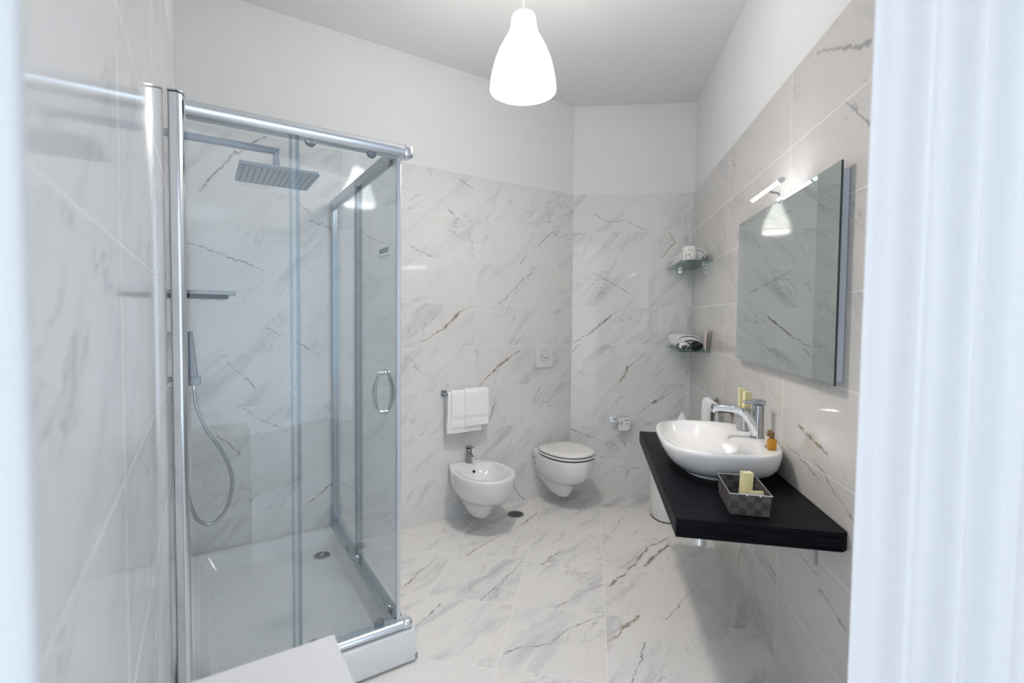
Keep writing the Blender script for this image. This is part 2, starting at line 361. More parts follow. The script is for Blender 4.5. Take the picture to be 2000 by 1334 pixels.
fl_pts = [(-2.2, 1.0), (-2.9, 2.1), (.35, 4.3), (1.75, 4.1), (1.75, -.2), (-.75, -.2)]
fo = CR
def toR(p):
    q = Vector(p)-CR; return (q.dot(-Rd), -q.dot(Vector((-Rd.y, Rd.x))))
b = MB().prism([toR(p) for p in fl_pts], -.12, 0)
struct(b.build('floor', marble('marble_floor', 'xy', (.439, .439), (.38, -.69), VF, 2.65, rough=.06, seed=41, busy=1.15, base=(.81, .80, .785)), loc=(CR.x, CR.y, 0), rot=TH_R, smooth=False))
b = MB().prism(fl_pts, CEIL, CEIL+.12)
struct(b.build('ceiling', M_ceil, smooth=False))
struct(MB().box(-2.2, 3.0, -2.0, -.205, -.14, -.02).build('floor_bounce_slab', mat('bounce_slab_tile', (.5, .49, .47), .6), smooth=False))  # unseen slab added outside to bounce light up from below

# ------------------------------------------------------------------ shower
# frame: x along the back wall (0 at the outer side), y = -distance from the back wall; outer corner at a=-1.80, b=1.20
SW, SD, TZ = .81, 1.20, .135       # tray width, depth, height
tray = thing('shower_tray', 'white shower tray with studded floor and low front skirt, standing under the glass enclosure', 'shower tray', FB(-2.61, 0), TH_B)
b = MB()
def rr(x0, x1, y0, y1, r, z, N=8):
    out = []
    for cx, cy, a0 in ((x1-r, y1-r, 0), (x0+r, y1-r, 90), (x0+r, y0+r, 180), (x1-r, y0+r, 270)):
        for i in range(N+1):
            a = radians(a0+90*i/N); out.append((cx+r*cos(a), cy+r*sin(a), z))
    return out
x0, x1, y0, y1 = .004, SW, -SD, -.004
b.loft([rr(x0, x1, y0, y1, .012, .012), rr(x0, x1, y0, y1, .012, TZ-.012), rr(x0+.004, x1-.004, y0+.004, y1-.004, .012, TZ-.002), rr(x0+.012, x1-.012, y0+.012, y1-.012, .012, TZ),
        rr(x0+.055, x1-.065, y0+.065, y1-.055, .05, TZ), rr(x0+.062, x1-.072, y0+.072, y1-.062, .05, TZ-.006), rr(x0+.085, x1-.095, y0+.095, y1-.085, .06, .065), rr(x0+.10, x1-.11, y0+.11, y1-.10, .06, .056)])
b.build('tray_body', M_tray, tray, angle=50)
b = MB()
for i in range(15):
    for j in range(22):
        x = .16+i*.037+(.018 if j % 2 else 0); y = -.17-j*.043
        if (x-.64)**2+(y+.20)**2 < .075**2 or x > .70: continue
        n = 8
        b.loft([[(x+.011*s_*cos(2*pi*k/n), y+.006*s_*sin(2*pi*k/n), z) for k in range(n)] for s_, z in ((1, .0555), (.75, .0575), (.3, .0583))], cap0=False)
s_o = b.build('anti_slip_studs', M_tray, tray); s_o['kind'] = 'stuff'
b = MB(); b.lathe([(.046, .0555), (.046, .059), (.043, .0605), (.010, .0605)], 32, (.64, -.20))
b.build('drain_cover', M_steel, tray)
b = MB()
for k in range(12):
    a = 2*pi*k/12; c, s_ = cos(a), sin(a)
    b.add([(.64+r*c-q*s_, -.20+r*s_+q*c, z) for z in (.0600, .0611) for r, q in ((.014, -.0018), (.038, -.0045), (.038, .0045), (.014, .0018))],
          [(0, 1, 2, 3), (7, 6, 5, 4), (0, 4, 5, 1), (1, 5, 6, 2), (2, 6, 7, 3), (3, 7, 4, 0)])
b.build('drain_slots', M_dark, tray)
b = MB().box(x1-.010, x1+.002, y0-.002, y0+.010, .012, .035); b.build('corner_foot', M_chrome_dk, tray, bevel=.002)

enc = thing('shower_enclosure', 'framed clear glass shower enclosure with two sliding corner doors on the white tray', 'shower enclosure', FB(-2.61, 0), TH_B)
ZB, ZT = TZ, 2.085
gx, gy = .755, -1.165            # glass planes: side x, front y
# wall profiles
def prof(name, x, y, w_, d_, z1=ZT+.005):
    b = MB(); N = 10; pts = []
    for i in range(N+1):
        a = pi*i/N; pts.append((x+w_/2*cos(a), y-d_*.5-(d_*.5)*sin(a)))
    pts += [(x-w_/2, y+d_*.5), (x+w_/2, y+d_*.5)]
    b.prism(pts, ZB, z1)
    return b.build(name, M_alu, enc, angle=30)
wp = MB()
pts = [(.004, gy-.030), (.030, gy-.038), (.040, gy-.030), (.045, gy-.012), (.045, gy+.016), (.004, gy+.016)]
wp.prism(pts, ZB, ZT+.008); w1 = wp.build('wall_profile', M_alu, enc, bevel=.006, seg=4)
b = MB().prism([(.003, gy-.032), (.031, gy-.040), (.042, gy-.031), (.047, gy-.012), (.047, gy+.018), (.003, gy+.018)], ZT+.008, ZT+.012); b.build('profile_cap', M_chrome_dk, w1)
wp = MB().box(gx-.016, gx+.018, -.032, -.004, ZB, ZT); w2 = wp.build('wall_profile', M_alu_dk, enc, bevel=.005, seg=3)
b = MB().box(gx-.022, gx-.016, -.034, -.010, 1.93, ZT-.02); b.build('profile_clip', M_chrome_dk, w2, bevel=.001)
b = MB().box(gx-.022, gx-.016, -.034, -.010, ZB+.01, .26); b.build('profile_clip', M_chrome_dk, w2, bevel=.001)
# rails: rounded section
def rail(name, p0, p1, w_, h_, outy, m=M_alu):
    p0, p1 = Vector(p0), Vector(p1); t = (p1-p0).normalized(); o = Vector(outy)
    sec = []
    for i in range(9):
        a = -pi/2+pi*i/8; sec.append((.45*w_*cos(a), .5*h_*sin(a)))
    sec += [(-.55*w_, .5*h_), (-.55*w_, -.5*h_)]
    b = MB().loft([[p+o*x+Vector((0, 0, z)) for x, z in sec] for p in (p0, p1)])
    return b.build(name, m, enc, angle=30)
rail('top_rail', (.048, gy, ZT-.025), (SW-.028, gy, ZT-.025), .052, .050, (0, -1, 0))
rail('top_rail', (gx+.0, -.036, ZT-.025), (gx+.0, gy+.022, ZT-.025), .046, .045, (1, 0, 0), M_alu_dk)
rail('bottom_rail', (.048, gy, ZB+.019), (SW-.028, gy, ZB+.019), .050, .036, (0, -1, 0))
rail('bottom_rail', (gx+.0, -.036, ZB+.019), (gx+.0, gy+.022, ZB+.019), .048, .036, (1, 0, 0), M_alu_dk)
b = MB()
for z, h_ in ((ZT-.025, .052), (ZB+.019, .038)):
    b = MB().box(SW-.058, SW-.012, gy-.024, gy+.024, z-h_/2, z+h_/2); b.build('corner_cap', M_alu, enc, bevel=.016, seg=5)
# front side: fixed pane next to the left wall, door toward the corner
def pane(name, bx, m=M_glass): return MB().box(*bx).build(name, m, enc, smooth=False)
zf0, zf1 = ZB+.030, ZT-.035
pane('fixed_panel', (.052, .375, gy-.009, gy-.003, zf0, zf1))
d1 = pane('sliding_door', (.352, .742, gy+.006, gy+.012, zf0-.006, zf1+.004))
b = MB().box(.368, .378, gy-.013, gy+.001, zf0, zf1); b.build('edge_seal', M_seal, enc, smooth=False)
b = MB().box(.348, .356, gy+.003, gy+.016, zf0, zf1); b.build('edge_seal', M_seal, d1, smooth=False)
b = MB().box(.736, .752, gy+.002, gy+.016, zf0, zf1); b.build('magnetic_strip', M_alu, d1, bevel=.002)
# side: fixed pane next to the back wall, door toward the corner
pane('fixed_panel', (gx+.003, gx+.009, -.56, -.036, zf0, zf1))
d2 = pane('sliding_door', (gx-.012, gx-.006, gy+.020, -.52, zf0-.006, zf1+.004))
b = MB().box(gx-.001, gx+.013, -.562, -.550, zf0, zf1); b.build('edge_seal', M_seal, enc, smooth=False)
b = MB().box(gx-.016, gx-.002, -.532, -.518, zf0, zf1); b.build('edge_seal', M_seal, d2, smooth=False)
b = MB().box(gx-.016, gx-.002, gy+.012, gy+.030, zf0, zf1); b.build('magnetic_strip', M_alu, d2, bevel=.002)
# rollers
def roller(par, x, y, z, ax):
    b = MB(); n = 20; prof_ = ((.017, -.010), (.020, -.006), (.020, .0), (.012, .004), (.011, .010))
    rings = []
    for r, d in prof_:
        rings.append([((x+d, y+r*cos(2*pi*i/n), z+r*sin(2*pi*i/n)) if ax == 'x' else (x+r*cos(2*pi*i/n), y+d, z+r*sin(2*pi*i/n))) for i in range(n)])
    b.loft(rings); b.build('roller', M_chrome_dk, par)
for x in (.42, .64):
    roller(d1, x, gy+.022, ZT-.048, 'y'); roller(d1, x+(.03 if x > .5 else 0), gy+.022, ZB+.045, 'y')
for y in (-.58, -1.08):
    roller(d2, gx-.022, y, ZT-.052, 'x'); roller(d2, gx-.022, y, ZB+.048, 'x')
# bow handles on the side door, inside and outside; and on the front door
def handle(par, P, out, horiz):
    b = MB(); pts = []
    for i in range(17):
        s_ = i/16; pts.append(Vector(P)+Vector((0, 0, (s_-.5)*.20))+Vector(out)*(.034*sin(pi*s_)**.7+.004))
    R_ = [.004+.014*sin(pi*i/16) for i in range(17)]
    b.tube(pts, R_, 12, flat=(.55, 1.25) if horiz else (.6, 1.2)); h = b.build('bow_handle', M_chrome, par)
    for s_ in (-1, 1):
        b = MB().tube([Vector(P)+Vector((0, 0, s_*.085)), Vector(P)+Vector((0, 0, s_*.085))+Vector(out)*.022], .007, 12); b.build('handle_foot', M_chrome, h)
handle(d2, (gx-.012, -.965, 1.08), (-1, 0, 0), True)
handle(d2, (gx-.006, -.965, 1.08), (1, 0, 0), True)
b = MB()
for i in range(5): b.box(gx-.0133, gx-.0121, -1.04, -.92, 1.698-i*.0044, 1.7012-i*.0044)
b.tube([(gx-.0127, -1.05+.013*i, 1.664+.008*(i % 2)) for i in range(12)], .0016, 5)
b.build('safety_mark', mat('etched_mark', (.40, .43, .44), .7), d2, smooth=False)

# rain shower on the left wall
HB = .60
rs = thing('rain_shower', 'square grey rain shower head hanging from a flat arm inside the glass enclosure', 'shower head', FB(-2.62, 0), TH_B)
M_head = mat('satin_shower_metal', (.30, .34, .38), .30, 1, noise=.02)
b = MB().box(.001, .012, -HB-.030, -HB+.030, 2.115, 2.175); b.build('wall_flange', M_chrome, rs, bevel=.002)
b = MB().loft([[(x, -HB+y, z) for y, z in ((-.015, -.013), (.015, -.013), (.015, .013), (-.015, .013))] for x, z in ()] or [[(.010, -HB-.014, 2.131), (.010, -HB+.014, 2.131), (.010, -HB+.014, 2.157), (.010, -HB-.014, 2.157)], [(.372, -HB-.014, 2.131), (.372, -HB+.014, 2.131), (.398, -HB+.014, 2.157), (.398, -HB-.014, 2.157)], ])
b.loft([[(.372, -HB-.014, 2.131), (.372, -HB+.014, 2.131), (.398, -HB+.014, 2.157), (.398, -HB-.014, 2.157)], [(.372, -HB-.014, 2.085), (.372, -HB+.014, 2.085), (.398, -HB+.014, 2.085), (.398, -HB-.014, 2.085)]])
b.build('shower_arm', M_head, rs, bevel=.002)
b = MB().lathe([(.011, 2.086), (.013, 2.082), (.013, 2.068), (.010, 2.064), (.015, 2.056), (.017, 2.048), (.014, 2.040)], 24, (.385, -HB)); b.build('swivel_joint', M_chrome, rs)
hd = MB().box(.385-.155, .385+.155, -HB-.155, -HB+.155, 2.024, 2.040).build('shower_head', M_head, rs, bevel=.003)
b = MB()
for i in range(13):
    for j in range(15):
        x = .385-.138+i*.023; y = -HB-.135+j*.0193
        b.box(x-.0016, x+.0016, y-.0035, y+.0035, 2.0222, 2.0242)
nz = b.build('spray_nozzles', mat('nozzle_rubber', (.13, .15, .17), .6), hd, smooth=False); nz['kind'] = 'stuff'

# thermostatic shelf mixer
mx = thing('shower_mixer', 'flat chrome shelf mixer fixed to the left wall of the shower', 'shower mixer', FB(-2.62, 0), TH_B)
b = MB().box(.002, .215, -.70, -.50, 1.492, 1.508); b.build('shelf_body', M_gun, mx, bevel=.002)
for x, m_ in ((.05, M_chrome), (.105, M_chrome), (.165, M_chrome)):
    b = MB().lathe([(.014, 1.474), (.015, 1.477), (.015, 1.4925)], 20, (x, -.53)); b.build('control_knob', m_, mx)
b = MB().box(.002, .19, -.69, -.51, 1.478, 1.492); b.build('valve_block', M_rubber, mx, bevel=.002)
# hand shower and holder
hs = thing('hand_shower', 'slim rectangular chrome hand shower standing in its wall holder', 'hand shower', FB(-2.62, 0), TH_B)
Tm = Matrix.Translation((.062, -.60, 1.13)) @ Matrix.Rotation(radians(-5), 4, 'Y')
b = MB().box(-.014, .018, -.018, .018, 0, .21, T=Tm); b.build('handle_bar', M_gun, hs, bevel=.003)
b = MB().tube([(.060, -.60, 1.135), (.064, -.60, 1.095)], .008, 14); b.build('hose_connector', M_chrome, hs)
hh = thing('hand_shower_holder', 'small chrome wall bracket with outlet that carries the hand shower', 'bracket', FB(-2.62, 0), TH_B)
b = MB().box(.002, .012, -.632, -.568, 1.10, 1.165); b.build('wall_plate', M_gun, hh, bevel=.003)
b = MB().tube([(.010, -.60, 1.142), (.045, -.60, 1.142)], .012, 16); b.box(.040, .088, -.624, -.576, 1.115, 1.150); b.build('cradle', M_gun, hh, bevel=.003)
b = MB().tube([(.010, -.635, 1.108), (.032, -.635, 1.108), (.036, -.635, 1.06)], .010, 14); b.build('water_outlet', M_chrome_dk, hh)
b = MB()
def bez(P, n=14):
    out = []
    for i in range(len(P)-1):
        p0 = Vector(P[max(i-1, 0)]); p1 = Vector(P[i]); p2 = Vector(P[i+1]); p3 = Vector(P[min(i+2, len(P)-1)])
        for j in range(n):
            t = j/n; out.append(.5*((2*p1)+(-p0+p2)*t+(2*p0-5*p1+4*p2-p3)*t*t+(-p0+3*p1-3*p2+p3)*t**3))
    out.append(Vector(P[-1])); return out
hp = bez([(.064, -.60, 1.10), (.072, -.60, 1.02), (.105, -.60, .92), (.155, -.60, .83), (.19, -.60, .74), (.198, -.60, .66), (.18, -.60, .575), (.14, -.605, .52), (.10, -.61, .515), (.062, -.62, .56), (.040, -.63, .66), (.034, -.633, .80), (.034, -.635, .95), (.036, -.635, 1.065)])
n = len(hp); b.tube(hp, [.0068+.0007*(i % 2) for i in range(n)], 10)
tag(b.build('shower_hose', M_steel, loc=FB(-2.62, 0), rot=TH_B, angle=80), 'grey metal shower hose looping down from the hand shower', 'hose')

# ------------------------------------------------------------------ bidet and toilet, wall hung on the back left wall
def bowl_body(hw, hb, Lf, top, tail):
    """rings from the bottom of the trap up to the rim; x across, y=-out"""
    L = []
    for z, l, w_, wb in ((.078, .262, .040, .036), (.080, .280, .054, .048), (.088, .295, .066, .058), (.115, .312, .077, .068), (.150, .330, .085, .078), (.178, .345, .093, .086), (.192, .362, .102, .092),
                         (.205, .395, .120, .100), (.222, .430, .140, .107), (.245, .460, .157, .112), (.28, .485, .172, .116), (.32, .50, .181, .119), (.365, .505, .185, .12), (top-.010, .507, .186, .12), (top-.003, .504, .184, .119)):
        L.append((z, l*Lf/.507, w_*hw/.186, wb*hb/.12))
    return L
RISE = .085
def dring(z, l, w_, wb, N=56, back=.003):
    """D outline: narrow flat back at the wall, widest at 55 %, round front"""
    out = []; n = N//2
    for i in range(n+1):
        t = i/n                      # back -> front along the right side
        th = t*pi/2
        # profile: half width as function of distance
        d = back+(l-back)*(1-(cos(th))**1.15) if False else back+(l-back)*t**.9
        s_ = (d-back)/(l-back)
        if s_ < .50: hwid = wb+(w_-wb)*sin(pi/2*min(1, s_/.50))**.9
        else: hwid = w_*math.sqrt(max(0, 1-((s_-.50)/.50)**2.25))
        out.append((hwid, -d, z))
    # resample evenly by arclength for a good mesh
    P = [Vector(p) for p in out]; P = dense(P)
    for p in P:
        d = -p.y
        if z < .30 and d < .26: p.z += RISE*(1-d/.26)**1.3*(1-(z-.078)/.222)
    left = [(-p.x, p.y, p.z) for p in reversed(P[:-1])]
    return [tuple(p) for p in P]+left
def dense(P, n=30):
    # fine curve then equal arc length
    cum = [0]
    for a, b_ in zip(P, P[1:]): cum.append(cum[-1]+(b_-a).length)
    out = []
    for i in range(n):
        t = cum[-1]*i/(n-1); k = 0
        while k < len(cum)-2 and cum[k+1] < t: k += 1
        f = (t-cum[k])/max(1e-9, cum[k+1]-cum[k]); out.append(P[k].lerp(P[k+1], f))
    return out
def side_pocket(o, par, x, z):
    c = MB().box(x-.03 if x < 0 else x-.02, x+.03, -.100, -.035, z-.045, z+.030).build('cutter', M_ceramic, bevel=.008)
    c.parent = par; bpy.context.view_layer.update()
    bcut(o, c)
bd = thing('bidet', 'white wall-hung bidet with chrome tap, left of the floor drain', 'bidet', FB(-.968, .0), TH_B)
R_ = [dring(z, l, w_, wb) for z, l, w_, wb in bowl_body(.195, .118, .520, .395, 0)]
R_.append(dring(.395, .514, .189, .114, back=.008))
# rim inwards
def inner(z, l0, l1, w_, nb=3.0, nf=2.1, N=58):
    cy = -(l0+(l1-l0)*.45); o = []
    n = len(R_[0])
    for i in range(n):
        th = pi/2 - 2*pi*i/n      # start at back centre; go along +x side
        c, s_ = cos(th), sin(th)
        k = nb if s_ > 0 else nf
        a = (abs(c)**(2/k))*(1 if c >= 0 else -1); b_ = (abs(s_)**(2/k))*(1 if s_ >= 0 else -1)
        o.append((w_*a, cy+(b_*(-cy-l0) if s_ > 0 else b_*(l1+cy)), z))
    return o
R_ += [inner(.3955, .112, .480, .163, nb=4.5), inner(.391, .119, .472, .156, nb=4.5), inner(.36, .126, .460, .146, nb=4), inner(.32, .15, .43, .122), inner(.29, .18, .39, .095), inner(.275, .23, .33, .05)]
b = MB().loft(R_); body = b.build('bidet_bowl', M_ceramic, bd, angle=60)
for s_ in (-1,):
    side_pocket(body, bd, -.135, .325)
    MB().tube([(-.118, -.068, .325), (-.138, -.068, .325)], .013, 16).build('fixing_bolt_cap', M_plastic, bd)
b = MB().tube([(0, -.1355, .352), (0, -.1420, .3515)], .0095, 20); b.build('overflow_hole', M_dark, bd)
b = MB().lathe([(.018, .274), (.018, .2785), (.012, .280)], 20, (0, -.28)); b.build('drain_plug', M_chrome, bd)
tp = MB(); tp.lathe([(.026, .395), (.026, .399), (.0225, .402), (.021, .44), (.0215, .475), (.023, .490), (.022, .497)], 28, (0, -.062))
tap = tp.build('bidet_tap', M_chrome_dk, bd)
MB().tube([(0, -.075, .455), (.0, -.105, .452), (0, -.125, .440)], [.013, .012, .011], 16).build('spout', M_chrome_dk, tap)
MB().tube([(0, -.122, .442), (0, -.142, .424)], .0125, 16).build('aerator', M_chrome, tap)
MB().loft([[(x*w_, y, z+q*.5) for x, q in ((-1, -h_), (1, -h_), (1, h_), (-1, h_))] for y, z, w_, h_ in ((-.044, .504, .017, .014), (-.075, .508, .017, .012), (-.110, .513, .012, .007), (-.140, .516, .010, .005))]).build('lever', M_chrome_dk, tap, bevel=.003)

wc = thing('toilet', 'white wall-hung toilet with closed lid below the flush plate', 'toilet', FB(-.262, 0), TH_B)
R_ = [dring(z, l, w_, wb) for z, l, w_, wb in bowl_body(.182, .125, .500, .400, 0)]
R_.append(dring(.400, .492, .174, .118, back=.008))
b = MB().loft(R_); body = b.build('toilet_bowl', M_ceramic, wc, angle=60)
side_pocket(body, wc, -.137, .325)
MB().tube([(-.120, -.068, .325), (-.140, -.068, .325)], .014, 16).build('fixing_bolt_cap', M_plastic, wc)
def sring(z, k=1., cy=-.275, hw=.186, lf=.222, lb=.205):
    o = []
    for i in range(56):
        th = 2*pi*i/56; c, s_ = cos(th), sin(th)
        n_ = 2.15 if s_ < 0 else 2.9
        a = (abs(c)**(2/n_))*(1 if c >= 0 else -1); b_ = (abs(s_)**(2/n_))*(1 if s_ >= 0 else -1)
        o.append((hw*k*a, cy+(lf if s_ < 0 else lb)*k*b_, z))
    return o
MB().loft([sring(.4003, .968), sring(.4085, .968)]).build('seat_gap_shade', M_rubber, wc)  # solid black ring put in for the dark gap under the seat
MB().loft([sring(.4085, .985), sring(.411, 1.), sring(.420, 1.), sring(.4225, .985)]).build('seat', M_seat, wc, angle=60)
MB().loft([sring(.4225, .962), sring(.4300, .962)]).build('lid_gap_shade', M_rubber, wc)  # black ring stands in for the shade between seat and lid
MB().loft([sring(.4300, .975), sring(.432, .982), sring(.441, .982), sring(.446, .955), sring(.450, .90), sring(.452, .6), sring(.4525, .2)]).build('lid', M_seat, wc, angle=60)
for s_ in (-1, 1): MB().tube([(s_*.085-.02, -.072, .412), (s_*.085+.02, -.072, .412)], .009, 12).build('hinge', M_plastic, wc)

# flush plate
fp = thing('flush_plate', 'white dual flush button plate on the marble wall above the toilet', 'flush plate', FB(-.281, 0, 1.117), TH_B)
MB().box(-.082, .082, -.014, -.001, -.096, .096).build('cover_plate', M_plastic, fp, bevel=.004, seg=3)
def disc(cx, cz, r, y0, y1, cut=None, n=36):
    return [[(cx+r*cos(2*pi*i/n), y, cz+r*sin(2*pi*i/n)) for i in range(n)] for y in (y0, y1)]
b = MB()
for r, y in ((.038, -.0141), (.038, -.016), (.035, -.018)): pass
b.loft([[(r*.95*cos(2*pi*i/40), y, -.006+r*1.25*sin(2*pi*i/40)) for i in range(40)] for r, y in ((.036, -.0141), (.036, -.0175), (.034, -.0185))]); b.build('flush_button_half', M_plastic, fp, angle=50)
b = MB()
b.loft([[(r*cos(2*pi*i/40), y, .010+r*sin(2*pi*i/40)) for i in range(40)] for r, y in ((.029, -.0186), (.029, -.0225), (.027, -.0235))]); b.build('flush_button_full', M_plastic, fp, angle=50)
b = MB().tube([(.028*cos(a), -.0192, .008+.031*sin(a)) for a in [radians(180+i*9) for i in range(21)]], .0018, 6); b.build('button_shadow_gap', M_chrome_dk, fp)  # dark arc drawn for the shaded gap below the round button

b = MB().tube([(.0365*cos(2*pi*i/40), -.0148, -.006+.0455*sin(2*pi*i/40)) for i in range(41)], .0012, 6); b.build('button_shadow_gap', M_chrome_dk, fp)  # dark ring stands in for the shadow gap around the button
dr = thing('floor_drain', 'round dark metal floor drain between bidet and toilet', 'floor drain', FB(-.652, .185), TH_B)
MB().lathe([(.060, .0006), (.060, .003), (.057, .004)], 40).build('drain_ring', M_chrome_dk, dr)
MB().lathe([(.052, .0041), (.052, .0052), (.045, .0058)], 40).build('drain_lid', mat('dark_drain_metal', (.10, .10, .11), .45, .8), dr)

# ------------------------------------------------------------------ towels on rails
def towel_rail(name, label, loc, rot, L, out=.07, x0=0):
    t = thing(name, label, 'towel rail', loc, rot)
    for x in (0, L):
        MB().box(x-.020, x+.020, -.010, -.001, -.020, .020).build('wall_mount', M_chrome_dk, t, bevel=.002)
        MB().box(x-.010, x+.010, -out-.009, -.009, -.008, .010).build('mount_arm', M_chrome_dk, t, bevel=.002)
    MB().bar((-.01, -out, .001), (L+.01, -out, .001), .016, .010).build('bar', M_chrome, t, bevel=.002)
    return t
def draped(name, label, cat, loc, rot, x0, x1, y, ztop, zf, zb, th=.006, r=.012, bands=True, skew=0, group=None, wav=.003):
    """cloth folded over a bar: front flap down to zf, back flap down to zb; section swept along x"""
    rnd = random.Random(name+str(x0)); NX = 14
    path = []
    nf = 26
    for i in range(nf+1): z = zf+(ztop-zf)*i/nf; path.append((-r, z, 'f'))
    for i in range(1, 8): a = pi-pi*i/8; path.append((r*cos(a), ztop+r*sin(a), 't'))
    for i in range(nf+1): z = ztop-(ztop-zb)*i/nf; path.append((r, z, 'b'))
    def off(i, x, side):
        d, z, k = path[i]; a = path[max(i-1, 0)]; b_ = path[min(i+1, len(path)-1)]
        tx, tz = b_[0]-a[0], b_[1]-a[1]; l = math.hypot(tx, tz); nx, nz = -tz/l, tx/l
        h = th
        if bands and k == 'f':
            for zz in (.045, .053, .061):
                if abs((z-zf)-zz) < .0034: h -= .0036
        w_ = 0
        if k in 'fb': w_ = wav*sin(x*37+i*.05+(1 if k == 'f' else 2))*min(1, (ztop-z)/.10)
        q = side*h
        bulge = -.003*sin(pi*min(1, (ztop-z)/(ztop-zf))) if k == 'f' else 0
        return (y+d+nx*q+w_+bulge, z+nz*q)
    b = MB(); rings = []
    for j in range(NX+1):
        f = j/NX; x = x0+(x1-x0)*f
        o = []
        for i in range(len(path)): yy, zz = off(i, x, 1); o.append((yy, zz, i))
        for i in reversed(range(len(path))): yy, zz = off(i, x, 0); o.append((yy, zz, i))
        e = 1
        rings.append([(x+skew*(ztop-zz)*(1 if i < nf else .6)+.0015*sin(zz*40), yy, zz) for yy, zz, i in o])
    b.loft(rings)
    return tag(b.build(name, M_towel, loc=loc, rot=rot, angle=50), label, cat, group)
loc = FB(-1.135, 0, .885)
towel_rail('towel_rail', 'chrome towel rail above the bidet carrying three white towels', loc, TH_B, .295)
draped('bidet_towel', 'larger white towel hanging behind the two small ones on the rail above the bidet', 'towel', loc, TH_B, -.005, .255, -.070, .001, -.265, -.24, th=.004, r=.013, bands=False, skew=-.03)
draped('guest_towel', 'small white banded guest towel at the left of the rail above the bidet', 'towel', loc, TH_B, .018, .128, -.070, .001, -.228, -.05, th=.007, r=.0185)
draped('guest_towel', 'small white banded guest towel at the right of the rail above the bidet', 'towel', loc, TH_B, .117, .300, -.0705, .001, -.222, -.05, th=.007, r=.0265)

loc = FR(.86, 0, .905)
towel_rail('towel_rail', 'chrome towel rail on the right wall behind the washbasin', loc, TH_R, .33)
draped('hand_towel', 'thick white hand towel draped over the rail behind the washbasin', 'towel', loc, TH_R, .03, .20, -.070, .001, -.20, -.18, th=.014, r=.014, bands=False)

# ------------------------------------------------------------------ toilet paper holder on the back right wall
ph = thing('paper_holder', 'square chrome toilet paper holder on the marble wall right of the toilet', 'paper holder', FC(.336, 0, .588), TH_C)
MB().box(-.024, .024, -.010, -.001, -.024, .024).build('wall_plate', M_chrome, ph, bevel=.002)
MB().bar((0, -.009, 0), (0, -.072, 0), .014, .014).build('arm', M_chrome, ph, bevel=.002)
MB().tube([(-.007, -.066, 0), (.135, -.066, 0)], .0065, 14).build('spindle', M_chrome, ph)
M_print = printmat('printed_tissue', (.84, .82, .80), (.13, .12, .12), 55, .55)
def roll(name, label, loc, rot, axis, r=.050, w_=.095, hang=False):
    t = thing(name, label, 'toilet roll', loc, rot)
    n = 40; ri = .020
    def rg(rad, d): return [((d, rad*cos(2*pi*i/n), rad*sin(2*pi*i/n)) if axis == 'x' else (rad*cos(2*pi*i/n), rad*sin(2*pi*i/n), d)) for i in range(n)]
    b = MB(); b.loft([rg(ri, 0), rg(r-.003, 0), rg(r, .003), rg(r, w_-.003), rg(r-.003, w_), rg(ri, w_), rg(ri, 0)], False, False); b.build('paper', M_print, t)
    b = MB(); b.loft([rg(ri-.0003, .0005), rg(ri-.0003, w_-.0005), rg(ri-.0015, w_-.0005), rg(ri-.0015, .0005), rg(ri-.0003, .0005)], False, False); b.build('cardboard_core', mat('cardboard', (.45, .36, .27), .9), t)
    if hang:
        b = MB().box(.001, w_-.001, -r-.0016, -r-.0002, -.045, .0); b.build('loose_sheet', M_print, t)
    return t
roll('toilet_roll', 'printed toilet roll hanging on the chrome holder right of the toilet', FC(.336+.034, .066, .588-.0118), TH_C, 'x', .050, .092, True)

# ------------------------------------------------------------------ glass corner shelves
def shelf(z, label):
    t = thing('glass_shelf', label, 'shelf', FR(0, 0, z), TH_R)
    MB().prism([(.012, -.002), (.655, -.002), (.655, -.190), (.600, -.198), (.024, -.198)], -.008, 0).build('glass_panel', M_shelf, t, smooth=False)
    for x, y in ((.50, -.014), (.58, None)):
        if y is not None:
            b = MB().tube([(x, -.001, -.004), (x, -.006, -.004)], .016, 20); b.tube([(x, -.005, -.013), (x, -.034, -.013)], .0075, 14); b.tube([(x, -.030, -.013), (x, -.030, -.0085)], .008, 14)
            b.build('shelf_clip', M_chrome, t)
    # clip on the back wall
    e = MB().tube([(.0085, -.095, -.016), (.012, -.095, -.016)], .016, 20); e.tube([(.011, -.095, -.016), (.042, -.095, -.016)], .0075, 14); e.tube([(.038, -.095, -.016), (.038, -.095, -.0085)], .008, 14)
    e.build('shelf_clip', M_chrome, t)
    return t
shelf(1.80, 'upper glass corner shelf on chrome clips holding a toilet roll and a rolled towel')
shelf(1.20, 'lower glass corner shelf on chrome clips holding a folded towel and a patterned pouch')
